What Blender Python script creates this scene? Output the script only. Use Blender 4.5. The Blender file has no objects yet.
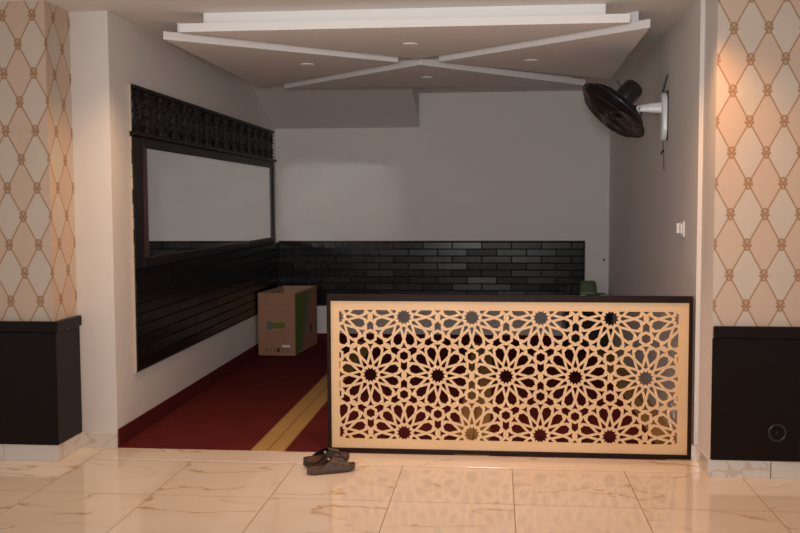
import bpy, bmesh, math, random
from mathutils import Vector, Matrix
from mathutils.geometry import tessellate_polygon
random.seed(7)
S = bpy.context.scene
C = S.collection
PI = math.pi

# ------------------------------------------------------------------ helpers
class MB:
    """collects faces, then links them as ONE mesh object"""
    def __init__(self, fn=None):
        self.v = []; self.f = []; self.m = []; self.fn = fn
    def vert(self, p):
        p = Vector(p)
        self.v.append(self.fn(p) if self.fn else p)
        return len(self.v) - 1
    def face(self, idx, mat=0):
        self.f.append(tuple(idx)); self.m.append(mat)
    def box(self, x0, x1, y0, y1, z0, z1, mat=0):
        i = [self.vert((x, y, z)) for z in (z0, z1) for y in (y0, y1) for x in (x0, x1)]
        for q in ((0, 2, 3, 1), (4, 5, 7, 6), (0, 1, 5, 4), (2, 6, 7, 3), (0, 4, 6, 2), (1, 3, 7, 5)):
            self.face([i[k] for k in q], mat)
    def prism(self, pts, z0, z1, mat=0, side_mats=None):
        """pts counter-clockwise in xy"""
        n = len(pts)
        a = [self.vert((x, y, z0)) for x, y in pts]; b = [self.vert((x, y, z1)) for x, y in pts]
        self.face(a[::-1], mat); self.face(b, mat)
        for k in range(n):
            j = (k + 1) % n
            self.face((a[k], a[j], b[j], b[k]), side_mats[k] if side_mats else mat)
    def loops(self, rings, closed=True, caps=True, mat=0):
        """skin a list of equal-length closed rings"""
        n = len(rings[0])
        idx = [[self.vert(p) for p in r] for r in rings]
        for a, b in zip(idx[:-1], idx[1:]):
            for k in range(n if closed else n - 1):
                j = (k + 1) % n
                self.face((a[k], a[j], b[j], b[k]), mat(k) if callable(mat) else mat)
        if caps:
            self.face(idx[0][::-1], 0); self.face(idx[-1], 0)
    def tube(self, path, r, n=8, mat=0, caps=True):
        path = [Vector(p) for p in path]
        rings = []
        ref = None
        for i, p in enumerate(path):
            d = (path[min(i + 1, len(path) - 1)] - path[max(i - 1, 0)]).normalized()
            if ref is None:
                ref = d.orthogonal().normalized()
            ref = (ref - d * ref.dot(d)).normalized()
            b = d.cross(ref)
            rr = r[i] if isinstance(r, (list, tuple)) else r
            rings.append([p + (ref * math.cos(2 * PI * k / n) + b * math.sin(2 * PI * k / n)) * rr for k in range(n)])
        self.loops(rings, caps=caps, mat=mat)
    def lathe(self, prof, n=32, mat=0, caps=True):
        """prof: (r, z) about local z"""
        self.loops([[(r * math.cos(2 * PI * k / n), r * math.sin(2 * PI * k / n), z) for k in range(n)] for r, z in prof], caps=caps, mat=mat)
    def ring(self, R, r, z=0, n=48, m=8, mat=0):
        base = len(self.v)
        for k in range(n):
            a = 2 * PI * k / n
            for j in range(m):
                b = 2 * PI * j / m
                self.vert(((R + r * math.cos(b)) * math.cos(a), (R + r * math.cos(b)) * math.sin(a), z + r * math.sin(b)))
        for k in range(n):
            for j in range(m):
                k2 = (k + 1) % n; j2 = (j + 1) % m
                self.face((base + k * m + j, base + k2 * m + j, base + k2 * m + j2, base + k * m + j2), mat)
    def build(self, name, mats, parent=None, smooth=False, bevel=0, xf=None, recalc=True):
        me = bpy.data.meshes.new(name)
        vs = [xf @ v for v in self.v] if xf else self.v
        me.from_pydata(vs, [], self.f)
        for m in (mats if isinstance(mats, (list, tuple)) else [mats]):
            me.materials.append(m)
        for p, mi in zip(me.polygons, self.m):
            p.material_index = mi
        if recalc:
            bm = bmesh.new(); bm.from_mesh(me)
            bmesh.ops.recalc_face_normals(bm, faces=bm.faces); bm.to_mesh(me); bm.free()
        if smooth:
            for p in me.polygons: p.use_smooth = True
            try: me.set_sharp_from_angle(angle=math.radians(38))
            except Exception: pass
        o = bpy.data.objects.new(name, me); C.objects.link(o)
        if bevel:
            b = o.modifiers.new('edge', 'BEVEL'); b.width = bevel; b.segments = 2; b.limit_method = 'ANGLE'; b.angle_limit = math.radians(40)
        if parent:
            o.parent = parent
            o.matrix_parent_inverse = Matrix.Identity(4) if parent.matrix_basis == Matrix.Identity(4) else parent.matrix_basis.inverted()
        return o

def tag(o, label, cat, group=None):
    o['label'] = label; o['category'] = cat
    if group: o['group'] = group
    return o
def thing(name, label, cat, loc=(0, 0, 0), group=None):
    o = bpy.data.objects.new(name, None); C.objects.link(o)
    o.empty_display_size = .05
    o.location = loc
    return tag(o, label, cat, group)
def struct(o):
    o['kind'] = 'structure'; return o

# ------------------------------------------------------------------ materials
class NT:
    def __init__(self, name):
        self.mat = bpy.data.materials.new(name); self.mat.use_nodes = True
        self.t = self.mat.node_tree; self.n = self.t.nodes; self.b = self.n['Principled BSDF']
    def node(self, kind, **kw):
        n = self.n.new(kind)
        for k, v in kw.items(): setattr(n, k, v)
        return n
    def put(self, sock, v):
        if isinstance(v, bpy.types.NodeSocket): self.t.links.new(v, sock)
        elif v is not None: sock.default_value = v
    def math(self, op, a, b=None, c=None, clamp=False):
        n = self.node('ShaderNodeMath', operation=op); n.use_clamp = clamp
        self.put(n.inputs[0], a)
        if b is not None: self.put(n.inputs[1], b)
        if c is not None: self.put(n.inputs[2], c)
        return n.outputs[0]
    def mix(self, f, a, b):
        n = self.node('ShaderNodeMix', data_type='RGBA')
        self.put(n.inputs[0], f)
        self.put(n.inputs[6], a if isinstance(a, bpy.types.NodeSocket) else (*a, 1)); self.put(n.inputs[7], b if isinstance(b, bpy.types.NodeSocket) else (*b, 1))
        return n.outputs[2]
    def xyz(self):
        tc = self.node('ShaderNodeTexCoord'); s = self.node('ShaderNodeSeparateXYZ')
        self.t.links.new(tc.outputs['Object'], s.inputs[0])
        return tc.outputs['Object'], s.outputs[0], s.outputs[1], s.outputs[2]
    def noise(self, vec, scale, detail=3, rough=.5, dist=0):
        n = self.node('ShaderNodeTexNoise')
        self.put(n.inputs['Vector'], vec); n.inputs['Scale'].default_value = scale; n.inputs['Detail'].default_value = detail
        n.inputs['Roughness'].default_value = rough; n.inputs['Distortion'].default_value = dist
        return n.outputs['Fac']
    def comb(self, x, y, z=0.):
        n = self.node('ShaderNodeCombineXYZ')
        for i, v in enumerate((x, y, z)): self.put(n.inputs[i], v)
        return n.outputs[0]
    def bump(self, h, strength=.2, dist=.005):
        n = self.node('ShaderNodeBump'); n.inputs['Strength'].default_value = strength; n.inputs['Distance'].default_value = dist
        self.put(n.inputs['Height'], h); self.t.links.new(n.outputs[0], self.b.inputs['Normal'])
    def lin(self, v, lo, hi):
        n = self.node('ShaderNodeMapRange', interpolation_type='SMOOTHSTEP')
        self.put(n.inputs[0], v); self.put(n.inputs[1], lo); self.put(n.inputs[2], hi)
        return n.outputs[0]

def plain(name, col, rough=.5, metal=0., var=.06, scale=30, bump=0., spec=.5):
    t = NT(name); vec = t.xyz()[0]
    f = t.noise(vec, scale)
    a = tuple(c * (1 - var) for c in col); b = tuple(min(1, c * (1 + var)) for c in col)
    t.put(t.b.inputs['Base Color'], t.mix(f, a, b))
    t.b.inputs['Roughness'].default_value = rough; t.b.inputs['Metallic'].default_value = metal
    t.b.inputs['Specular IOR Level'].default_value = spec
    if bump: t.bump(f, bump)
    return t.mat

WALL = plain('wall_paint', (.74, .70, .67), .75, var=.02, scale=2.5, spec=.25)
def trowel(mat):
    nt = mat.node_tree; tc = nt.nodes.new('ShaderNodeTexCoord'); mp = nt.nodes.new('ShaderNodeMapping'); mp.inputs['Scale'].default_value = (3, 3, 14)
    nz = nt.nodes.new('ShaderNodeTexNoise'); nz.inputs['Scale'].default_value = 2.2; nz.inputs['Detail'].default_value = 5
    bp_ = nt.nodes.new('ShaderNodeBump'); bp_.inputs['Strength'].default_value = .13; bp_.inputs['Distance'].default_value = .01
    nt.links.new(tc.outputs['Object'], mp.inputs[0]); nt.links.new(mp.outputs[0], nz.inputs['Vector'])
    nt.links.new(nz.outputs['Fac'], bp_.inputs['Height']); nt.links.new(bp_.outputs[0], nt.nodes['Principled BSDF'].inputs['Normal'])
trowel(WALL)
CEIL = plain('ceiling_paint', (.76, .74, .72), .8, var=.015, scale=2, spec=.2)
GYPS = plain('gypsum_paint', (.87, .86, .85), .7, var=.01, scale=3, spec=.25)
RAW = plain('pale_plaster_edge', (.55, .47, .38), .8, var=.12, scale=40)
BLACKP = plain('dark_brown_laminate', (.010, .0055, .0045), .3, var=.15, scale=12, spec=.12)
BRICK = plain('dark_brown_glazed_tile', (.0072, .0054, .0050), .27, var=.35, scale=9, bump=.10, spec=.22)
GROUT = plain('dark_grout', (.012, .009, .008), .8)
WOODD = plain('dark_stained_wood', (.010, .0075, .0065), .45, var=.3, scale=25, bump=.1, spec=.2)
WOODR = plain('reddish_stained_wood', (.040, .014, .012), .4, var=.3, scale=25)
FRAMEB = plain('espresso_wood', (.017, .009, .007), .38, var=.3, scale=18, spec=.1)
METALG = plain('grey_metal_bead', (.25, .25, .26), .35, metal=.8)
WHITEP = plain('white_plastic', (.80, .80, .79), .3, var=.02)
BLACKPL = plain('black_plastic', (.012, .012, .013), .3, var=.1)
GUARDLIT = plain('warm_lit_brown_guard', (.028, .017, .012), .35, var=.1)  # brown is the hall's warm light on the front wires, put into their colour
CARD = plain('brown_cardboard', (.37, .19, .11), .8, var=.08, scale=22)
CARDIN = plain('inner_cardboard', (.46, .29, .18), .85, var=.06, scale=22)
GREEN = plain('green_print', (.11, .17, .020), .7)
GREYPR = plain('grey_print', (.12, .15, .15), .7)
DKPR = plain('dark_print', (.05, .04, .035), .7)
BRPR = plain('brown_print', (.25, .14, .075), .8)
TAGW = plain('white_label', (.75, .73, .70), .6)
GREENB = plain('green_box_card', (.06, .105, .035), .6)
PALEY = plain('pale_yellow_edge', (.75, .72, .40), .5)
FOOT = plain('tan_brown_footbed', (.075, .034, .018), .5, var=.2, scale=60)
SHOE = plain('brown_rubber', (.075, .047, .037), .38, var=.2, scale=60, bump=.05)
SHOED = plain('blackish_brown_rubber', (.022, .015, .012), .25, var=.2, scale=60)
BRASS = plain('bronze_button', (.30, .19, .11), .35, metal=.5)

def make_mirror():
    t = NT('mirror_silver')
    t.b.inputs['Metallic'].default_value = 1; t.b.inputs['Roughness'].default_value = .015
    vec = t.xyz()[0]
    t.put(t.b.inputs['Base Color'], t.mix(t.noise(vec, 1.5), (.84, .86, .85), (.87, .89, .88)))
    return t.mat
MIRROR = make_mirror()

def make_gold():
    t = NT('gold_painted_panel'); vec, x, y, z = t.xyz()
    n1 = t.noise(vec, 4, 4); n2 = t.noise(t.comb(t.math('MULTIPLY', x, 6), y, t.math('MULTIPLY', z, 40)), 3, 3)
    c = t.mix(n1, (.66, .44, .235), (.80, .56, .32)); c = t.mix(t.math('MULTIPLY', n2, .25), c, (.62, .38, .18))
    t.put(t.b.inputs['Base Color'], c); t.b.inputs['Roughness'].default_value = .42
    return t.mat
GOLD = make_gold()

def make_floor(name, grid=True):
    t = NT(name); vec, x, y, z = t.xyz()
    u = t.math('DIVIDE', t.math('ADD', x, 1.714), .6); v = t.math('DIVIDE', t.math('SUBTRACT', y, 5.15), .61)
    iu = t.math('FLOOR', u); iv = t.math('FLOOR', v)
    wn = t.node('ShaderNodeTexWhiteNoise', noise_dimensions='2D'); t.put(wn.inputs['Vector'], t.comb(iu, iv))
    off = t.math('MULTIPLY', wn.outputs['Value'], 37)
    vx = t.comb(t.math('ADD', t.math('MULTIPLY', x, .8), off), t.math('ADD', t.math('MULTIPLY', y, 1.5), t.math('MULTIPLY', off, 1.7)), off)
    n = t.noise(vx, 1.7, 4, .5, .25)
    vein = t.lin(t.math('ABSOLUTE', t.math('SUBTRACT', n, .5)), .014, .002)
    brk = t.lin(t.noise(vx, 3.1, 2), .43, .58)
    vein = t.math('MULTIPLY', vein, brk)
    halo = t.math('MULTIPLY', t.lin(t.math('ABSOLUTE', t.math('SUBTRACT', n, .515)), .06, .0), .16)
    cloud = t.noise(vx, 2.2, 4)
    base = t.mix(cloud, (.72, .62, .51), (.80, .71, .61))
    base = t.mix(halo, base, (.66, .49, .33))
    base = t.mix(t.math('MULTIPLY', vein, .72), base, (.50, .31, .14))
    rough = .075
    if grid:
        fu = t.math('FRACT', u); fv = t.math('FRACT', v)
        du = t.math('MINIMUM', fu, t.math('SUBTRACT', 1., fu)); dv = t.math('MINIMUM', fv, t.math('SUBTRACT', 1., fv))
        g = t.lin(t.math('MINIMUM', du, dv), .0050, .0030)
        base = t.mix(t.math('MULTIPLY', g, .8), base, (.22, .12, .05))
        t.put(t.b.inputs['Roughness'], t.math('ADD', t.math('MULTIPLY', g, .6), rough))
    else:
        t.b.inputs['Roughness'].default_value = .12
    t.put(t.b.inputs['Base Color'], base)
    return t.mat
FLOOR = make_floor('cream_marble_tiles'); THRESH = make_floor('cream_marble_strip', False)

def make_skirt():
    t = NT('white_marble_skirting'); vec, x, y, z = t.xyz()
    s = t.math('ADD', x, t.math('MULTIPLY', y, 1.3))
    vx = t.comb(s, t.math('MULTIPLY', z, 1.6), 3.3)
    n = t.noise(vx, 3.2, 3, .5, .3)
    vein = t.lin(t.math('ABSOLUTE', t.math('SUBTRACT', n, .5)), .022, .003)
    base = t.mix(t.math('MULTIPLY', vein, .42), (.68, .64, .60), (.45, .31, .17))
    t.put(t.b.inputs['Base Color'], base); t.b.inputs['Roughness'].default_value = .12
    return t.mat
SKIRT = make_skirt()

def make_carpet():
    t = NT('red_carpet_with_gold_bands'); vec, x, y, z = t.xyz()
    p = t.math('MODULO', t.math('ADD', x, 1.334 + .596 + 1.192 * 3), 1.192)   # band centred at .596
    d = t.math('ABSOLUTE', t.math('SUBTRACT', p, .596))
    band = t.lin(d, .104, .098); line = t.lin(d, .007, .003)
    edge = t.math('MULTIPLY', band, t.lin(d, .088, .094))
    fine = t.noise(vec, 260, 2); blot = t.noise(vec, 5, 3)
    red = t.mix(blot, (.105, .013, .013), (.150, .022, .020)); red = t.mix(t.math('MULTIPLY', fine, .45), red, (.055, .008, .008))
    gold = t.mix(fine, (.36, .215, .075), (.47, .30, .115))
    c = t.mix(band, red, gold); c = t.mix(t.math('MULTIPLY', line, .7), c, (.16, .08, .03)); c = t.mix(t.math('MULTIPLY', edge, .35), c, (.25, .13, .05))
    t.put(t.b.inputs['Base Color'], c); t.b.inputs['Roughness'].default_value = .95; t.b.inputs['Specular IOR Level'].default_value = .1
    t.bump(fine, .5, .004)
    return t.mat
CARPET = make_carpet()
CARPS = plain('dark_red_carpet_edge', (.10, .014, .014), .95, var=.3, scale=120, spec=.1)

def make_wallpaper(name, axis, u0, z0, W=.173, H=.1583):
    """trellis of ropes with knots, rows of diamonds alternately cream and peach"""
    t = NT(name); vec, x, y, z = t.xyz()
    s = x if axis == 'x' else y
    u = t.math('DIVIDE', t.math('SUBTRACT', s, u0), W); v = t.math('DIVIDE', t.math('SUBTRACT', z, z0), H)
    hv = t.math('MULTIPLY', v, .5)
    a = t.math('SUBTRACT', u, hv); b = t.math('ADD', u, hv)
    par = t.math('MODULO', t.math('ADD', t.math('SUBTRACT', t.math('FLOOR', b), t.math('FLOOR', a)), 200.), 2.)
    fa = t.math('ABSOLUTE', t.math('SUBTRACT', a, t.math('ROUND', a))); fb = t.math('ABSOLUTE', t.math('SUBTRACT', b, t.math('ROUND', b)))
    k = W * H / math.hypot(H, W / 2)                   # cell units -> metres across a rope
    da = t.math('MULTIPLY', fa, k); db = t.math('MULTIPLY', fb, k)
    d = t.math('MINIMUM', da, db)
    rope = t.lin(d, .0050, .0030)
    tw = t.math('SINE', t.math('MULTIPLY', z, 900.))
    # nearest knot
    ra = t.math('ROUND', a); rb = t.math('ROUND', b)
    ku = t.math('MULTIPLY', t.math('ADD', ra, rb), .5); kv = t.math('SUBTRACT', rb, ra)
    dx = t.math('MULTIPLY', t.math('SUBTRACT', u, ku), W); dz = t.math('MULTIPLY', t.math('SUBTRACT', v, kv), H)
    def dist(cx, cz):
        ax = t.math('SUBTRACT', t.math('ABSOLUTE', dx), cx); az = t.math('SUBTRACT', dz, cz)
        return t.math('SQRT', t.math('ADD', t.math('MULTIPLY', ax, ax), t.math('MULTIPLY', az, az)))
    r1 = t.math('ABSOLUTE', t.math('SUBTRACT', dist(0, .0165), .0135)); r2 = t.math('ABSOLUTE', t.math('SUBTRACT', dist(0, -.0155), .0115))
    r3 = t.math('SUBTRACT', dist(.0165, -.003), .004); r4 = t.math('SUBTRACT', dist(.0150, .016), .003)
    kn = t.lin(t.math('MINIMUM', t.math('MINIMUM', r1, r2), t.math('MINIMUM', r3, r4)), .0052, .0030)
    inside = t.lin(t.math('MINIMUM', dist(0, .0165), dist(0, -.0155)), .0125, .0105)
    cloud = t.noise(vec, 9, 3)
    cream = t.mix(cloud, (.55, .47, .39), (.60, .515, .435)); peach = t.mix(cloud, (.555, .42, .325), (.60, .455, .355))
    base = t.mix(par, cream, peach)
    base = t.mix(t.math('MULTIPLY', rope, .9), base, t.mix(t.math('MULTIPLY', t.math('ADD', tw, 1.), .2), (.33, .185, .095), (.45, .28, .15)))
    base = t.mix(t.math('MULTIPLY', inside, .7), base, (.46, .30, .19))
    base = t.mix(t.math('MULTIPLY', kn, .9), base, (.33, .185, .095))
    t.put(t.b.inputs['Base Color'], base); t.b.inputs['Roughness'].default_value = .6
    t.b.inputs['Specular IOR Level'].default_value = .3
    return t.mat
WP_RIGHT = make_wallpaper('trellis_wallpaper', 'x', 1.204, 1.067)
WP_LEFT = make_wallpaper('trellis_wallpaper_front', 'x', -2.634, 1.066)
WP_SIDE = make_wallpaper('trellis_wallpaper_return', 'y', 5.100, 1.068, .204)

# ------------------------------------------------------------------ the setting
CZ = 2.567
def lx(y): return -2.246 - .0103 * (y - 5.41)
def rx(y): return 1.100 + .0057 * (y - 5.41)
def onleft(p):   # (out from wall, y, z) -> world
    return Vector((lx(p.y) + p.x, p.y, p.z))
def onright(p):  # (out from wall, y, z) -> world
    return Vector((rx(p.y) - p.x, p.y, p.z))
YB = 9.8
Q = .991
def onleft2(p):  # measured on the wall plane, moved onto the proud face
    y = p.y * Q
    return Vector((lx(y) + p.x, y, 1.45 + (p.z - 1.45) * Q))

m = MB(); m.box(-3.9, 2.9, -1.5, 9.9, -.1, 0); struct(m.build('floor', FLOOR))
m = MB(); m.box(-3.9, 2.9, -1.5, 9.9, CZ, CZ + .1); struct(m.build('ceiling', CEIL))
m = MB(); m.box(-2.40, 1.25, YB, YB + .1, 0, CZ); struct(m.build('wall_back', WALL))
m = MB(); m.prism([(lx(5.41), 5.41), (lx(YB), YB), (-2.5, YB), (-2.5, 5.41)][::-1], 0, CZ); struct(m.build('wall_left', WALL))
m = MB(); m.prism([(rx(5.41), 5.41), (1.35, 5.41), (1.35, YB), (rx(YB), YB)], 0, CZ); struct(m.build('wall_right', WALL))
PLX, PRX, PY = -2.475, 1.123, 5.10
m = MB(); m.prism([(-3.9, PY), (PLX, PY), (PLX, 5.41), (-2.5, 5.41), (-2.5, 5.5), (-3.9, 5.5)], 0, CZ, 0, [1, 2, 0, 0, 0, 0])
struct(m.build('wall_front_left', [WALL, WP_LEFT, WP_SIDE]))
m = MB(); m.prism([(PRX, PY), (2.9, PY), (2.9, 5.5), (PRX + .2, 5.5), (PRX + .2, 5.41), (PRX, 5.41)], 0, CZ, 0, [1, 0, 0, 0, 0, 0])
struct(m.build('wall_front_right', [WALL, WP_RIGHT]))
# boxed-in sloping soffit under the ceiling at the back
m = MB()
a = [m.vert((x, y, z)) for x in (-2.30, -.79) for y, z in ((8.82, CZ), (YB, 2.222), (YB, CZ))]
for q in ((0, 1, 2), (3, 5, 4), (0, 3, 4, 1), (1, 4, 5, 2), (0, 2, 5, 3)): m.face([a[k] for k in q])
struct(m.build('ceiling_soffit', WALL))
# marble skirting
SK = .093
m = MB(); m.prism([(-3.9, PY - .012), (PLX + .012, PY - .012), (PLX + .012, 5.398), (lx(5.41), 5.398), (lx(5.41), 5.41), (PLX, 5.41), (PLX, PY), (-3.9, PY)], 0, SK)
struct(m.build('baseboard_left', SKIRT, bevel=.002))
m = MB(); m.prism([(1.086, 5.398), (PRX - .012, 5.398), (PRX - .012, PY - .012), (2.9, PY - .012), (2.9, PY), (PRX, PY), (PRX, 5.41), (1.10, 5.41), (1.086, 5.41)], 0, SK)
struct(m.build('baseboard_right', SKIRT, bevel=.002))
m = MB()
for x in (1.43, 2.03): m.box(x - .0015, x + .0015, PY - .0135, PY - .011, .001, SK - .001)
struct(m.build('trim_2', GROUT))
m = MB(); m.box(-2.247, 1.086, 5.175, 5.409, -.02, .0015); struct(m.build('trim_1', THRESH))

# ------------------------------------------------------------------ carpet
cp = thing('carpet', 'dark red fitted carpet with lengthwise gold bands covering the alcove floor', 'carpet', (-.57, 7.6, 0))
m = MB(); m.prism([(lx(5.410), 5.410), (rx(5.410) - .002, 5.410), (rx(YB), YB - .002), (lx(YB), YB - .002)], .0005, .007); m.build('carpet_pile', CARPET, cp)
m = MB(onleft); m.box(.0005, .010, 5.412, YB - .003, .0072, .112)
struct(m.build('baseboard_inner_left', CARPS, bevel=.003))
m = MB(); m.box(-2.27, 1.11, YB - .011, YB - .001, .0072, .092); struct(m.build('baseboard_back', CARPS, bevel=.003))

# ------------------------------------------------------------------ dark panels on the front walls
def front_panel(label, pts_fn):
    return thing('wainscot_panel', label, 'wall panel', pts_fn)
wl = thing('wainscot_panel', 'dark brown wall panel wrapping the pillar beside the mirror wall, under trellis wallpaper', 'wall panel', (-3.1, PY, SK))
e = .018
m = MB(); m.prism([(-3.9, PY - e), (PLX + e, PY - e), (PLX + e, 5.398), (PLX + .0005, 5.398), (PLX + .0005, PY - .0005), (-3.9, PY - .0005)], SK + .001, .735); m.build('panel_board', BLACKP, wl, bevel=.004)
e2 = .034
m = MB(); m.prism([(-3.9, PY - e2), (PLX + e2, PY - e2), (PLX + e2, 5.398), (PLX + .0005, 5.398), (PLX + .0005, PY - .0005), (-3.9, PY - .0005)], .7352, .797); m.build('cap_rail', BLACKP, wl, bevel=.008)
wr = thing('wainscot_panel', 'dark brown wall panel with round cover, under wallpaper beside the lattice screen', 'wall panel', (1.9, PY, SK))
m = MB(); m.box(PRX - .001, 2.9, PY - e, PY - .0005, SK + .001, .7398); m.build('panel_board', BLACKP, wr, bevel=.004)
m = MB(); m.box(PRX + .002, 2.9, PY - e2, PY - .0005, .740, .803); m.build('cap_rail', BLACKP, wr, bevel=.008)
m = MB(); m.ring(.042, .006, n=40); m.lathe([(.040, -.004), (.040, -.002), (.006, -.001)], n=40, mat=1)
cov = m.build('cable_cover', [BLACKPL, BLACKP], wr, smooth=True, xf=Matrix.Translation((1.455, PY - e - .004, .247)) @ Matrix.Rotation(PI / 2, 4, 'X'))
cov['label'] = 'round dark cover ring near the bottom of the panel'

# ------------------------------------------------------------------ glazed brick wainscot in the alcove
def bricks(fn, s0, s1, z0, z1, name, label, cat, BL=.302):
    t = thing(name, label, cat, fn(Vector((0, (s0 + s1) / 2, z0))))
    b = MB(fn); b.box(.001, .010, s0, s1, z0, z1); b.build('backing_board', GROUT, t)
    q = MB(fn); RH = .0712; g = .0022; ch = .004
    z = z1; row = 0
    while z > z0 + .012:
        za, zb = max(z - RH, z0) + g, z - g
        s = s0 - (BL / 2 if row % 2 else 0)
        while s < s1 - .001:
            a, c = max(s, s0) + g, min(s + BL, s1) - g
            if c - a > .02:
                d0, d1 = .010, .019 + random.uniform(-.0012, .0012)
                tl = random.uniform(-.0012, .0012); tz = random.uniform(-.0009, .0009)
                o = [q.vert((d0, *p)) for p in ((a, za), (c, za), (c, zb), (a, zb))]
                i = [q.vert((d1 + tl * k + tz * kz, *p)) for k, kz, p in ((1, 1, (a + ch, za + ch)), (-1, 1, (c - ch, za + ch)), (-1, -1, (c - ch, zb - ch)), (1, -1, (a + ch, zb - ch)))]
                q.face(i)
                for k in range(4): q.face((o[k], o[(k + 1) % 4], i[(k + 1) % 4], i[k]))
            s += BL
        z -= RH; row += 1
    q.build('brick_tile_face', BRICK, t)
    return t
def onback(p): return Vector((p.y, YB - p.x, p.z))
wb = bricks(onback, -2.2665, .880, .382, 1.048, 'brick_tile_wainscot', 'low band of black glazed brick tiles across the back wall above the white strip', 'wall tiles')
m = MB(); m.box(-2.2665, .886, YB - .024, YB - .001, 1.0485, 1.062); m.build('top_trim', WOODD, wb, bevel=.003)
m = MB(); m.box(.8805, .887, YB - .022, YB - .001, .382, 1.048); m.build('end_trim', WOODD, wb, bevel=.002)
wlft = bricks(onleft2, 5.768, 9.887, .388, 1.040, 'brick_tile_wainscot', 'long band of dark brown brick tiles under the big mirror', 'wall tiles', 1.21)
m = MB(onleft2); m.box(.001, .013, 5.755, 5.767, .386, 1.040); q = m.build('end_trim', RAW, wlft); q['label'] = 'pale unfinished plaster edge'

m = MB(onleft); m.box(.0150, .0235, 9.768, 9.7985, .385, 1.046); m.build('corner_bead', WOODD, wlft)

# ------------------------------------------------------------------ big mirror
mi = thing('wall_mirror', 'large mirror in a dark wooden frame on the side wall below the carved frieze', 'mirror', (lx(7.8) + .001, 7.8, 1.042))
m = MB(onleft2); m.box(.001, .008, 6.02, 9.62, 1.085, 1.83); m.build('mirror_glass', MIRROR, mi)
m = MB(onleft2); m.box(.001, .022, 5.768, 5.925, 1.0415, 1.8755); m.build('frame_stile', WOODD, mi, bevel=.003)
m = MB(onleft2)
pr = [(.001, 5.9255), (.030, 5.9255), (.030, 5.965), (.012, 6.035), (.001, 6.035)]
r0 = [(x, y, 1.106) for x, y in pr]; r1 = [(x, y, 1.812) for x, y in pr]
m.loops([r0, r1]); q = m.build('frame_stile', WOODR, mi); q['label'] = 'reddish bevelled inner edge of frame'
m = MB(onleft2); m.box(.001, .022, 9.635, 9.72, 1.0415, 1.8755); m.build('frame_stile', WOODD, mi, bevel=.003)
m = MB(onleft2); m.box(.001, .016, 9.590, 9.6345, 1.0995, 1.8195); q = m.build('frame_bead', plain('dark_grey_bead', (.05, .05, .052), .5), mi, bevel=.003); q['label'] = 'grey metal edge bead'
m = MB(onleft2); m.box(.001, .024, 5.926, 9.6345, 1.812, 1.8755); m.build('frame_rail', WOODD, mi, bevel=.004)
m = MB(onleft2); m.box(.001, .024, 5.926, 9.6345, 1.0415, 1.105); m.build('frame_rail', WOODD, mi, bevel=.004)
m = MB(onleft2)
for k in range(10):
    z = 1.06 + .083 * k; m.box(.001, .009 + .006 * random.random(), 5.753 + .003 * random.random(), 5.767, z - .018, z + .062)
q = m.build('frame_edge', RAW, mi); q['label'] = 'pale unfinished plaster edge'

# ------------------------------------------------------------------ carved frieze
fr = thing('carved_frieze', 'black carved wooden arabesque panel mounted along the wall above the mirror', 'carved panel', (lx(7.7) + .001, 7.7, 1.876))
m = MB(onleft2); m.box(.001, .046, 5.762, 9.735, 1.876, 1.902); m.build('lower_moulding', WOODD, fr, bevel=.006)
m = MB(onleft2); m.box(.001, .034, 5.762, 9.69, 2.166, 2.192); m.build('upper_moulding', WOODD, fr, bevel=.006)
def relief(s, z):
    P = .264
    cz = 2.034
    k = round((s - 5.90) / P); ds = s - 5.90 - k * P; dz = z - cz
    h = 0
    def curl(cx, cy, R, turns, sg):
        x, y = ds - cx, dz - cy
        r = math.hypot(x, y); a = math.atan2(y * sg, x)
        if r > R: return 0
        w = abs(((r / R * turns - a / (2 * PI)) % 1.0) - .5) * 2      # spiral band
        return max(0, min(1, (w - .35) * 4)) * min(1, (R - r) / R * 6)
    for sx in (-1, 1):
        for sy in (-1, 1):
            h = max(h, curl(sx * .075, sy * .062, .062, 1.6, sx * sy))
    r = math.hypot(ds, dz); a = math.atan2(dz, ds)
    if r < .05 * (0.75 + .25 * math.cos(8 * a)) and r > .012: h = 1
    for c in (-P / 2, P / 2):
        x = abs(ds - c); y = abs(dz)
        if abs(x / .034 + y / .12 - 1) < .3 or (x < .014 and y < .05): h = max(h, 1)
    return h
m = MB(onleft2)
ns, nz = 640, 44
s0, s1, z0, z1 = 5.775, 9.685, 1.9022, 2.1658
gid = [[m.vert((.010 + .013 * relief(s0 + (s1 - s0) * i / ns, z0 + (z1 - z0) * j / nz), s0 + (s1 - s0) * i / ns, z0 + (z1 - z0) * j / nz)) for j in range(nz + 1)] for i in range(ns + 1)]
for i in range(ns):
    for j in range(nz): m.face((gid[i][j], gid[i + 1][j], gid[i + 1][j + 1], gid[i][j + 1]))
m.build('carved_relief', WOODD, fr, recalc=False)
m = MB(onleft2); m.box(.001, .010, 5.759, 5.7745, 1.903, 2.165)
for zz, dz in ((1.935, .02), (1.965, .034), (2.035, .03), (2.10, .028), (2.15, .02)):
    m.box(.001, .028, 5.758, 5.774, zz - dz * .5, zz + dz * .5)
m.build('scalloped_end', WOODD, fr, bevel=.003)
m = MB(onleft2); m.box(.001, .018, 5.750, 5.7575, 1.903, 2.19); q = m.build('frieze_edge', RAW, fr); q['label'] = 'pale unfinished plaster edge'

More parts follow.
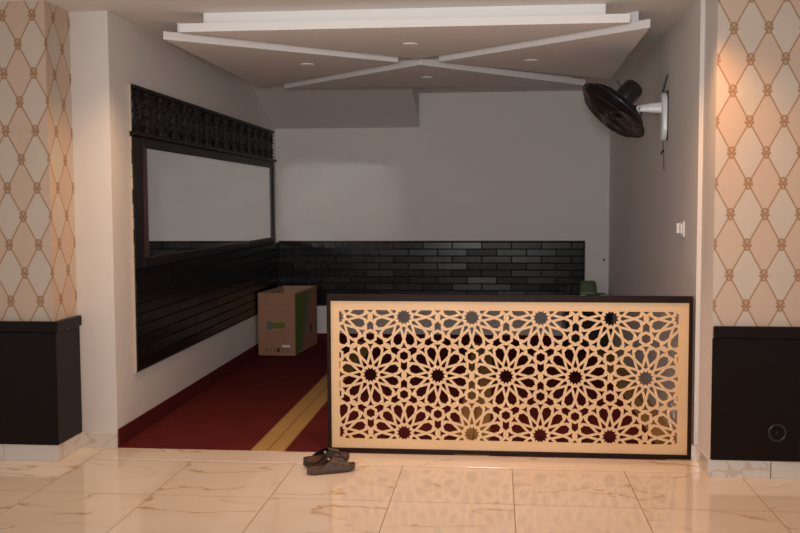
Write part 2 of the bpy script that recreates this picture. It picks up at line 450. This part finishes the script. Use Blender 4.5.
# ------------------------------------------------------------------ star-shaped gypsum ceiling panels
ZP, TH = 2.450, .050
cx, cy = -.555, 6.85
PX0, PX1, PY0, PY1 = -2.022, .898, 5.485, 8.36
tri = [
    ('white triangular ceiling panel with its long white edge towards the hall', [(-1.846, PY0), (.738, PY0 + .02), (cx, 6.715)], (-.545, 6.07)),
    ('white triangular ceiling panel along the mirror wall', [(PX0, 5.71), (-.700, 6.84), (PX0 - .015, 8.17)], (-1.36, 6.85)),
    ('white triangular ceiling panel on the side of the wall fan', [(.874, 5.675), (.915, 7.99), (-.415, 6.855)], (.235, 6.87)),
    ('white triangular ceiling panel next to the back wall', [(-1.845, 8.25), (cx, 6.985), (.755, 8.40)], (-.56, 7.68))]
def inset(pts, d):
    n = len(pts); out = []
    area = sum(pts[i][0] * pts[(i + 1) % n][1] - pts[(i + 1) % n][0] * pts[i][1] for i in range(n))
    s = 1 if area > 0 else -1
    L = []
    for i in range(n):
        p, q = Vector(pts[i]), Vector(pts[(i + 1) % n]); e_ = (q - p).normalized(); nn = Vector((-e_.y, e_.x)) * s
        L.append((p + nn * d, e_))
    for i in range(n):
        (p, e1), (q, e2) = L[i - 1], L[i]
        den = e1.x * e2.y - e1.y * e2.x; w = q - p
        tt = (w.x * e2.y - w.y * e2.x) / den
        out.append(tuple(p + e1 * tt))
    return out
for lab, pts, dl in tri:
    area = sum(pts[i][0] * pts[(i + 1) % 3][1] - pts[(i + 1) % 3][0] * pts[i][1] for i in range(3))
    if area < 0: pts = pts[::-1]
    g = (sum(p[0] for p in pts) / 3, sum(p[1] for p in pts) / 3)
    t = thing('ceiling_panel', lab, 'ceiling panel', (*g, ZP), 'star-shaped gypsum ceiling panels')
    m = MB(); m.prism(pts, ZP, ZP + TH); m.build('panel_slab', GYPS, t, bevel=.003)
    m = MB(); m.prism(inset(pts, .052), ZP + TH + .0002, CZ - .0005); m.build('panel_riser', GYPS, t)
    m = MB(); m.ring(.044, .005, n=32); m.lathe([(.043, -.002), (.043, .003), (.036, .004), (.005, .005)], n=32)
    q = m.build('downlight', GYPS, t, smooth=True, xf=Matrix.Translation((*dl, ZP - .002)) @ Matrix.Rotation(PI, 4, 'X'))
    q['label'] = 'small round downlight, switched off'

# ------------------------------------------------------------------ lattice screen
sc = thing('lattice_screen', 'low gold lattice screen of twelve-pointed stars in a dark frame', 'screen', (.055, 5.44, 0))
FX0, FX1, FZ1 = -.976, 1.0855, .925
GX0, GX1, GZ0, GZ1 = -.953, 1.064, .032, .889
m = MB(); m.box(FX0, FX1, 5.402, 5.448, GZ1, FZ1); m.build('frame_top_rail', FRAMEB, sc, bevel=.003)
m = MB(); m.box(FX0, FX1, 5.402, 5.448, .0075, GZ0); m.build('frame_bottom_rail', FRAMEB, sc, bevel=.003)
for xa, xb in ((FX0, GX0), (GX1, FX1)):
    m = MB(); m.box(xa, xb, 5.402, 5.448, GZ0, GZ1); m.build('frame_stile', FRAMEB, sc, bevel=.003)
HX0, HX1, HZ0, HZ1 = -.905, 1.008, .088, .838
A, CX, CZ0 = .389, .054, .462
def pol(r, ang, lat=0):
    c, s_ = math.cos(ang), math.sin(ang)
    return Vector((r * c - lat * s_, r * s_ + lat * c))
holes = []
GROW = .0029
def grow(poly, d):
    area = sum(poly[k - 1].x * poly[k].y - poly[k].x * poly[k - 1].y for k in range(len(poly)))
    sg = 1 if area > 0 else -1
    out = []
    n = len(poly)
    for k in range(n):
        p, q, r_ = poly[k - 1], poly[k], poly[(k + 1) % n]
        e1, e2 = (q - p).normalized(), (r_ - q).normalized()
        n1, n2 = Vector((e1.y, -e1.x)) * sg, Vector((e2.y, -e2.x)) * sg
        b = n1 + n2
        L2 = b.length_squared
        off = b * (2 * d / L2) if L2 > 1e-6 else n1 * d
        if off.length > 1.9 * d: off = off.normalized() * 1.9 * d
        out.append(q + off)
    return out
petal = [(.222, 0), (.325, -.058), (.395, -.051), (.428, 0), (.395, .051), (.325, .058)]
dart = [(.150, -.013), (.165, -.021), (.247, 0), (.165, .021), (.150, .013)]
ttri = [(.392, 0), (.430, -.013), (.459, -.035), (.452, 0), (.459, .035), (.430, .013)]
ys = math.sqrt(3) / 2
def add(poly, c):
    holes.append(grow([Vector((c[0] + A * p.x, c[1] + A * p.y)) for p in poly], GROW))
for j in range(-2, 3):
    for i in range(-5, 6):
        c = (CX + A * (i + (.5 if j % 2 else 0)), CZ0 + A * ys * j * .998)
        holes.append([Vector((c[0] + A * p.x, c[1] + A * p.y)) for p in [pol(.116 if k % 2 else .084, k * PI / 12) for k in range(24)]])
        for k in range(12):
            add([pol(r, (k + .5) * PI / 6, l) for r, l in petal], c)
            add([pol(r, k * PI / 6, l) for r, l in dart], c)
            add([pol(r, k * PI / 6, l) for r, l in ttri], c)
        for up in (1, -1):                                     # the two triangle centres above/below this star
            cc = (c[0] + A * .5, c[1] + up * A * ys / 3)
            add([pol(.061, PI / 2 + k * PI / 3) for k in range(6)], cc)
            for k in range(3):
                ang = (-PI / 2 if up > 0 else PI / 2) + k * 2 * PI / 3
                arrow = [(.2887 - .071, 0), (.2887 - .105, .040), (.2887 - .190, .040), (.2887 - .170, 0), (.2887 - .190, -.040), (.2887 - .105, -.040)]
                add([pol(r, ang, l) for r, l in arrow], cc)
def clip(poly):
    for ax, val, sg in ((0, HX0, 1), (0, HX1, -1), (1, HZ0, 1), (1, HZ1, -1)):
        out = []
        for k in range(len(poly)):
            p, q = poly[k - 1], poly[k]
            ip, iq = (p[ax] - val) * sg >= 0, (q[ax] - val) * sg >= 0
            if ip != iq:
                t_ = (val - p[ax]) / (q[ax] - p[ax]); out.append(p + (q - p) * t_)
            if iq: out.append(q)
        poly = out
        if len(poly) < 3: return None
    ar = abs(sum(poly[k - 1].x * poly[k].y - poly[k].x * poly[k - 1].y for k in range(len(poly)))) / 2
    if ar < 1.2e-5: return None
    res_ = []
    for p in poly:
        if not res_ or (p - res_[-1]).length > 1e-5: res_.append(p)
    return res_
cl = [h for h in (clip(h) for h in holes) if h]
outer = [Vector((GX0, GZ0)), Vector((GX1, GZ0)), Vector((GX1, GZ1)), Vector((GX0, GZ1))]
loops_ = [outer] + cl
tris = tessellate_polygon([[Vector((p.x, p.y, 0)) for p in l] for l in loops_])
m = MB(); flat = [p for l in loops_ for p in l]
ya, yb_ = 5.411, 5.417
fa = [m.vert((p.x, ya, p.y)) for p in flat]; fb = [m.vert((p.x, yb_, p.y)) for p in flat]
for tt in tris:
    m.face([fa[k] for k in tt]); m.face([fb[k] for k in reversed(tt)])
o_ = 0
for l in loops_:
    n_ = len(l)
    for k in range(n_):
        a, b = o_ + k, o_ + (k + 1) % n_
        m.face((fa[a], fa[b], fb[b], fb[a]))
    o_ += n_
m.build('lattice_panel', GOLD, sc)

# ------------------------------------------------------------------ cardboard box
bx_t = thing('cardboard_box', 'open brown cardboard box with green print standing in the alcove corner', 'cardboard box', (-2.07, 9.2, .013))
BZ0, BZ1 = .0135, .607
bp = [Vector((-2.248, 8.805)), Vector((-1.893, 8.805)), Vector((-1.838, 9.62)), Vector((-2.186, 9.62))]
m = MB()
ip = inset([tuple(p) for p in bp], .006)
ob = [m.vert((p.x, p.y, BZ0)) for p in bp]; ot = [m.vert((p.x, p.y, BZ1)) for p in bp]
it = [m.vert((p[0], p[1], BZ1)) for p in ip]; ib = [m.vert((p[0], p[1], BZ0 + .006)) for p in ip]
m.face(ob[::-1]); m.face(ib, 1)
for k in range(4):
    j = (k + 1) % 4
    m.face((ob[k], ob[j], ot[j], ot[k])); m.face((ot[k], ot[j], it[j], it[k])); m.face((it[k], it[j], ib[j], ib[k]), 1)
m.build('box_carton', [CARD, CARDIN], bx_t)
def decal(name, mat, quad, face, label=None):
    """quad in (fraction along, z) on the front (0) or the side (1) of the box"""
    p, q = (bp[0], bp[1]) if face == 0 else (bp[1], bp[2])
    d = (q - p); nn = Vector((d.y, -d.x)).normalized()
    mm = MB()
    a = [mm.vert((*(p + d * s + nn * .0008), z)) for s, z in quad]; b = [mm.vert((*(p + d * s + nn * .0002), z)) for s, z in quad]
    mm.face(a); mm.face(b[::-1])
    for k in range(len(quad)): mm.face((a[k], b[k], b[(k + 1) % len(quad)], a[(k + 1) % len(quad)]))
    o = mm.build(name, mat, bx_t)
    if label: o['label'] = label
    return o
def rq(s0, s1, z0, z1): return [(s0, z0), (s1, z0), (s1, z1), (s0, z1)]
decal('printed_logo', GREYPR, rq(.235, .385, .262, .338), 0, 'dark grey printed square')
decal('printed_logo', GREEN, rq(.395, .73, .272, .325), 0, 'green printed block')
decal('shipping_label', TAGW, rq(.645, .86, .092, .114), 0, 'small white sticker')
for s, w in ((.20, .05), (.30, .06), (.42, .05), (.50, .08), (.64, .05), (.76, .05)):
    decal('printed_mark', DKPR if s == .50 else BRPR, rq(s, s + w, .045, .085), 0)
decal('printed_line', BRPR, rq(.12, .55, .498, .503), 0); decal('printed_line', BRPR, rq(.66, .84, .494, .510), 0)
decal('green_band', GREEN, [(.02, .02), (.20, .02), (.58, .585), (.02, .585)], 1, 'olive green slanted printed band')
decal('dark_stripe', GREYPR, [(.21, .02), (.30, .02), (.70, .585), (.595, .585)], 1, 'dark slanted printed stripe')
decal('printed_mark', DKPR, rq(.64, .74, .17, .25), 1)

# ------------------------------------------------------------------ corner cabinet, tray and green box
cb = thing('low_cabinet', 'small black cabinet in the back corner, half hidden by the lattice screen', 'cabinet', (.87, 9.5, .013))
m = MB(); m.box(.665, 1.095, 9.33, 9.775, .0605, .535); m.build('cabinet_body', BLACKPL, cb, bevel=.006)
m = MB(); m.box(.68, 1.08, 9.314, 9.3295, .075, .52); dd = m.build('cabinet_door', BLACKPL, cb, bevel=.004)
m = MB(); m.tube([(.72, 9.3135, .25), (.72, 9.295, .26), (.72, 9.295, .34), (.72, 9.3135, .35)], .005); m.build('door_handle', METALG, dd, smooth=True)
for x in (.70, 1.06):
    for y in (9.36, 9.74):
        m = MB(); m.lathe([(.018, 0), (.022, .0465)], n=16); m.build('cabinet_foot', BLACKPL, cb, smooth=True, xf=Matrix.Translation((x, y, .0135)))
tr = thing('tray', 'thin dark tray with pale yellow corners lying on the black corner cabinet', 'tray', (.93, 9.45, .5355))
m = MB(); m.box(.805, 1.052, 9.34, 9.56, .5355, .556); m.build('tray_board', WOODD, tr, bevel=.004)
for xa, xb in ((.806, .858), (.998, 1.051)):
    m = MB(); m.box(xa, xb, 9.334, 9.3395, .540, .555); m.build('edge_clip', PALEY, tr)
gb = thing('storage_box', 'green box with rounded top on the tray in the back corner', 'box', (.885, 9.45, .5565))
m = MB()
def rr(hx, hy, z, r=.03, n=5):
    out = []
    for sx, sy, a0 in ((1, 1, 0), (-1, 1, PI / 2), (-1, -1, PI), (1, -1, 1.5 * PI)):
        for k in range(n):
            a = a0 + PI / 2 * k / (n - 1); out.append((.884 + sx * (hx - r) + r * math.cos(a), 9.44 + sy * (hy - r) + r * math.sin(a), z))
    return out
m.loops([rr(.083, .07, .5565), rr(.082, .07, .62), rr(.076, .066, .668), rr(.070, .06, .679), rr(.06, .05, .682)]); m.build('box_cover', GREENB, gb, smooth=True)
m = MB(); m.loops([rr(.0845, .0715, .557), rr(.0845, .0715, .580)]); q = m.build('box_rim', plain('light_green_rim', (.13, .22, .085), .6), gb, smooth=True)

# ------------------------------------------------------------------ wall fan
fan = thing('wall_fan', 'black wall fan tilted downward on a white bracket high on the wall', 'fan', (1.105, 6.47, 2.01))
def caps(hw, hh, n=10):
    out = []
    for k in range(n + 1):
        a = PI * k / n; out.append((hw * math.cos(a), hh - hw + hw * math.sin(a)))
    for k in range(n + 1):
        a = PI + PI * k / n; out.append((hw * math.cos(a), -hh + hw + hw * math.sin(a)))
    return out
m = MB(onright)
rings = []
for out_, sc_ in ((.001, 1.0), (.026, 1.0), (.036, .93), (.041, .75)):
    rings.append([(out_, 6.465 + y * sc_, 2.008 + z * (1 - (1 - sc_) * .4)) for y, z in caps(.075, .158)])
m.loops(rings); m.build('wall_plate', WHITEP, fan, smooth=True)
m = MB(onright); m.box(.0005, .007, 6.385, 6.545, 1.85, 2.175); q = m.build('plate_gasket', BLACKPL, fan, bevel=.02); q['label'] = 'dark backing plate behind the white bracket'
m = MB()
def armsec(x, hy, hz, zc, r=.35):
    return [(x, 6.455 + hy * math.copysign(abs(math.cos(a)) ** r, math.cos(a)), zc + hz * math.copysign(abs(math.sin(a)) ** r, math.sin(a))) for a in (2 * PI * k / 20 for k in range(20))]
m.loops([armsec(1.075, .045, .037, 2.064), armsec(1.0, .036, .031, 2.064), armsec(.945, .028, .024, 2.062), armsec(.918, .026, .021, 2.060), armsec(.908, .022, .014, 2.060)])
arm = m.build('bracket_arm', WHITEP, fan, smooth=True)
m = MB(); m.lathe([(.009, 0), (.009, .004), (.004, .006)], n=14); m.build('pivot_bolt', METALG, arm, smooth=True, xf=Matrix.Translation((.925, 6.428, 2.060)) @ Matrix.Rotation(PI / 2, 4, 'X'))
zax = Vector((-.65, -.17, -.73)).normalized()       # the way the fan blows
c0 = Vector((.752, 6.385, 2.045))
xa_ = zax.orthogonal().normalized(); ya_ = zax.cross(xa_)
FM = Matrix.Translation(c0) @ Matrix((( xa_.x, ya_.x, zax.x), (xa_.y, ya_.y, zax.y), (xa_.z, ya_.z, zax.z))).to_4x4()
m = MB(); m.lathe([(.012, -.232), (.056, -.224), (.067, -.205), (.070, -.115), (.064, -.09), (.02, -.082)], n=32)
mot = m.build('motor_housing', BLACKPL, fan, smooth=True, xf=FM)
m = MB(); kp = FM @ Vector((0, 0, -.205)); 
m.lathe([(.006, 0), (.006, .03), (.009, .032), (.009, .045), (.003, .048)], n=12)
m.build('oscillation_knob', BLACKPL, mot, smooth=True, xf=Matrix.Translation(FM @ Vector((0, 0, -.15)) + Vector((-.05, -.01, .045))) @ Matrix.Rotation(-.5, 4, 'Y'))
m = MB(); m.tube([FM @ Vector((0, 0, -.13)), Vector((.865, 6.45, 2.075)), Vector((.915, 6.455, 2.058))], [.03, .024, .02], n=14); m.build('neck', BLACKPL, fan, smooth=True)
def wires(prof, nw, r, rings_, name, mat):
    q = MB()
    for k in range(nw):
        a = 2 * PI * k / nw; tw = .35
        q.tube([(rr_ * math.cos(a + tw * (1 - rr_ / .25)), rr_ * math.sin(a + tw * (1 - rr_ / .25)), z) for rr_, z in prof], r, n=4)
    for R_, z in rings_: q.ring(R_, r * 1.3, z, n=56, m=5)
    return q.build(name, mat, fan, xf=FM)
wires([(.05, -.078), (.12, -.072), (.20, -.045), (.238, -.012), (.247, 0)], 90, .0020, [(.05, -.078), (.12, -.072), (.20, -.045)], 'rear_guard', BLACKPL)
wires([(.045, .075), (.12, .068), (.20, .045), (.238, .014), (.247, .002)], 90, .0020, [(.045, .075), (.12, .068), (.20, .045)], 'front_guard', GUARDLIT)
m = MB(); m.ring(.249, .006, 0, n=72, m=8); m.build('guard_rim', BLACKPL, fan, smooth=True, xf=FM)
m = MB(); m.lathe([(.002, .084), (.03, .082), (.045, .074), (.046, .070), (.01, .069)], n=28); q = m.build('front_badge', METALG, fan, smooth=True, xf=FM); q['label'] = 'small silver centre badge'
m = MB(); m.lathe([(.01, -.078), (.036, -.07), (.04, 0), (.032, .035), (.004, .045)], n=28); m.build('blade_hub', BLACKPL, fan, smooth=True, xf=FM)
for k in range(5):
    m = MB(); rows = []
    for i in range(8):
        r = .036 + .197 * i / 7; w = .66 * (.55 + .75 * math.sin(PI * min(1, (i + 1) / 8.5))) * (1 - .25 * i / 7)
        rows.append([(r * math.cos(a), r * math.sin(a), zz) for a, zz in ((2 * PI * k / 5 + w * (j / 4 - .5) * 1.5 + i * .04, .03 * (j / 4 - .5) * 1.6) for j in range(5))])
    idx = [[m.vert(p) for p in r] for r in rows]; idb = [[m.vert((p[0], p[1], p[2] - .0025)) for p in r] for r in rows]
    for i in range(7):
        for j in range(4):
            m.face((idx[i][j], idx[i][j + 1], idx[i + 1][j + 1], idx[i + 1][j])); m.face((idb[i][j], idb[i + 1][j], idb[i + 1][j + 1], idb[i][j + 1]))
    edge = [(0, j) for j in range(5)] + [(i, 4) for i in range(1, 8)] + [(7, j) for j in range(3, -1, -1)] + [(i, 0) for i in range(6, 0, -1)]
    for a, b in zip(edge, edge[1:] + edge[:1]): m.face((idx[a[0]][a[1]], idx[b[0]][b[1]], idb[b[0]][b[1]], idb[a[0]][a[1]]))
    m.build('fan_blade', BLACKPL, fan, smooth=True, xf=FM)
m = MB(onright); m.tube([(.02, 6.47, 1.852), (.014, 6.475, 1.80), (.010, 6.47, 1.66)], .0022, n=6); cordo = m.build('pull_cord', BLACKPL, fan)
m = MB(onright); m.tube([(.014, 6.475, 1.795), (.022, 6.49, 1.777), (.026, 6.51, 1.765)], [.004, .006, .004], n=8); m.build('cord_toggle', BLACKPL, cordo, smooth=True)
m = MB(onright); m.tube([(.006, 6.62, 2.10), (.006, 6.60, 2.17), (.006, 6.50, 2.225), (.006, 6.40, 2.272)], .008, n=8); q = m.build('power_cable', METALG, fan, smooth=True)
m = MB(); m.tube([(.945, 6.44, 2.045), (.93, 6.42, 2.005), (.905, 6.41, 1.985)], [.006, .006, .004], n=8); m.build('cable_tail', FOOT, arm, smooth=True)

# ------------------------------------------------------------------ small fittings on the walls
sw = thing('wall_switch', 'white light switch box on the wall under the fan', 'switch', (1.102, 5.83, 1.29))
m = MB(onright); m.box(.0005, .010, 5.765, 5.865, 1.243, 1.335); m.build('switch_plate', WHITEP, sw, bevel=.003)
m = MB(onright); m.box(.0102, .034, 5.845, 5.863, 1.262, 1.322); m.box(.0102, .020, 5.79, 5.83, 1.262, 1.318); m.build('rocker', WHITEP, sw, bevel=.003)
so = thing('wall_socket', 'small white socket low on the wall, glimpsed through the screen holes', 'socket', (1.103, 6.06, .15))
m = MB(onright); m.box(.0005, .010, 6.0, 6.12, .105, .175); pl = m.build('socket_plate', WHITEP, so, bevel=.003)
m = MB(onright); m.box(.0102, .014, 6.03, 6.09, .118, .162); m.build('socket_insert', WHITEP, so, bevel=.003)
m = MB(); m.lathe([(.014, 0), (.014, .006), (.006, .010), (.006, .022), (.010, .026), (.004, .03)], n=16)
tag(m.build('wall_hook', METALG, smooth=True, xf=Matrix.Translation((1.078, YB - .0005, .868)) @ Matrix.Rotation(PI / 2, 4, 'X')), 'tiny grey hook on the bare strip of back wall by the corner', 'hook')

# ------------------------------------------------------------------ slippers
def slipper(label, loc, rz, roll=0, dark=False):
    t = thing('slipper', label, 'slipper', loc, 'pair of brown slippers')
    X = Matrix.Translation(loc) @ Matrix.Rotation(rz, 4, 'Z') @ Matrix.Rotation(roll, 4, 'X')
    L = .27
    def hw(x):
        u = x / L
        w = .036 + .014 * (1 - math.cos(PI * min(1, u / .72))) / 2
        if u < .14: w *= math.sqrt(max(.02, 1 - ((.14 - u) / .14) ** 2))
        if u > .72: w *= math.sqrt(max(.02, 1 - ((u - .72) / .28) ** 2))
        return w
    def off(x): return .006 * math.sin(PI * x / L)
    m = MB(); rings = []
    N = 28
    for i in range(N + 1):
        x = L * (.5 - .5 * math.cos(PI * i / N)); w = hw(x); u = x / L
        rim = .036 - .008 * min(1, u / .3) + .004 * max(0, (u - .75) / .25)
        bed = .020 - .003 * math.sin(PI * u)
        if i in (0, N): bed = rim - .004
        zl = .008 * (max(0, (u - .8)) / .2) ** 2 + .005 * (max(0, .12 - u) / .12) ** 2
        y = off(x)
        rings.append([(x, y + a * w, z + zl) for a, z in ((-.78, 0), (-.93, .008), (-1.02, .6 * rim), (-1.0, rim), (-.88, rim + .001), (-.76, bed + .005), (-.5, bed), (0, bed - .001), (.5, bed), (.76, bed + .005), (.88, rim + .001), (1.0, rim), (1.02, .6 * rim), (.93, .008), (.78, 0))])
    m.loops(rings, mat=lambda k: 1 if 4 <= k <= 9 else 0)
    m.build('sole', [SHOED if dark else SHOE, FOOT], t, smooth=True, xf=X)
    # broad strap, arched, open at the toe
    def arch(sc_, nose=0):
        q = MB(); rr_ = []
        for i in range(11):
            v = i / 10; ring_o = []; ring_i = []
            for k in range(17):
                s = k / 16; a = PI * s
                xr = .055 + .088 * math.sin(a) ** .8; xf_ = .240 - .034 * math.sin(a)
                x = xr + (xf_ - xr) * v
                top = (.084 - .024 * v)
                w = hw(x) * 1.04
                flare = .004 * (math.cos(PI * v) ** 2)
                for lst, d in ((ring_o, 0), (ring_i, .005)):
                    lst.append((x, off(x) - math.cos(a) * (w - d), .022 + (top - .022 - d + flare * .5) * math.sin(a) ** .75))
            rr_.append(ring_o + ring_i[::-1])
        q.loops(rr_)
        return q
    q = arch(1); st = q.build('strap', SHOED if dark else SHOE, t, smooth=True, xf=X)
    for vx, s in ((.14, .14), (.165, .22), (.19, .13), (.14, .86), (.165, .78), (.19, .87)):
        a = PI * s; w = hw(vx) * 1.04; v = (vx - .1) / .12
        p = Vector((vx, off(vx) - math.cos(a) * w, .022 + (.084 - .024 * v - .022) * math.sin(a) ** .75))
        n = Vector((0, -math.cos(a), math.sin(a))).normalized()
        d = MB(); d.lathe([(.006, -.002), (.006, .0015), (.004, .002)], n=12)
        rot = n.to_track_quat('Z', 'Y').to_matrix().to_4x4()
        d.build('vent_hole', BLACKPL, st, smooth=True, xf=X @ Matrix.Translation(p) @ rot)
    a = PI * .3; p = Vector((.115, off(.115) - math.cos(a) * hw(.115) * 1.04, .022 + .066 * math.sin(a) ** .75))
    d = MB(); d.lathe([(.008, -.002), (.008, .002), (.005, .004)], n=14)
    d.build('strap_rivet', BRASS, st, smooth=True, xf=X @ Matrix.Translation(p) @ Vector((0, -math.cos(a), math.sin(a))).to_track_quat('Z', 'Y').to_matrix().to_4x4())
    return t
slipper('brown open-toed slipper lying nearer the front of the tiled floor', (-1.008, 4.950, .0005), math.radians(27))
slipper('dark brown slipper lying behind its mate, close to the lattice screen', (-1.056, 5.080, .0125), math.radians(31), roll=math.radians(14), dark=True)

# ------------------------------------------------------------------ light
def lamp(kind, name, loc, power, col, **kw):
    l = bpy.data.lights.new(name, kind); l.energy = power; l.color = col
    for k, v in kw.items(): setattr(l, k, v)
    o = bpy.data.objects.new(name, l); C.objects.link(o); o.location = loc
    return o
sp = dict(spot_size=math.radians(120), spot_blend=.9, shadow_soft_size=.07)
lamp('SPOT', 'hall_downlight', (-1.75, 5.03, CZ - .02), 72, (1, .60, .30), **sp)
lamp('SPOT', 'hall_downlight', (-.50, 4.60, CZ - .02), 62, (1, .61, .46), **sp)
lamp('SPOT', 'hall_downlight', (.92, 4.78, CZ - .02), 70, (1, .48, .17), **sp)
fl = lamp('SPOT', 'camera_flash', (-.12, -.25, 1.62), 450, (1, 1, 1), shadow_soft_size=.20, spot_size=math.radians(58), spot_blend=1)
fl.rotation_euler = Vector((-.45, 10.05, .18)).to_track_quat('-Z', 'Y').to_euler()
W = bpy.data.worlds.new('hall'); S.world = W; W.use_nodes = True
bg = W.node_tree.nodes['Background']; bg.inputs[0].default_value = (1, .91, .86, 1); bg.inputs[1].default_value = .62

# ------------------------------------------------------------------ camera
F = 954.48; yaw, pitch, roll = -.101278127, -.0663852220, -.00431424759
f = Vector((math.sin(yaw) * math.cos(pitch), math.cos(yaw) * math.cos(pitch), math.sin(pitch)))
r = Vector((math.cos(yaw), -math.sin(yaw), 0)); u = r.cross(f)
cr, sr = math.cos(roll), math.sin(roll)
r2, u2 = r * cr + u * sr, u * cr - r * sr
cam = bpy.data.cameras.new('camera'); co = bpy.data.objects.new('camera', cam); C.objects.link(co)
co.matrix_world = Matrix(((r2.x, u2.x, -f.x, 0), (r2.y, u2.y, -f.y, 0), (r2.z, u2.z, -f.z, 1.45), (0, 0, 0, 1)))
cam.sensor_fit = 'HORIZONTAL'; cam.sensor_width = 36; cam.lens = F / 800 * 36; cam.clip_end = 100; cam.clip_start = .05
S.camera = co
S.view_settings.view_transform = 'Standard'; S.view_settings.look = 'None'; S.view_settings.gamma = 1; S.view_settings.use_curve_mapping = False
S.view_settings.exposure = 0
S.cycles.use_denoising = True
S.cycles.blur_glossy = 0
S.cycles.sample_clamp_indirect = 0
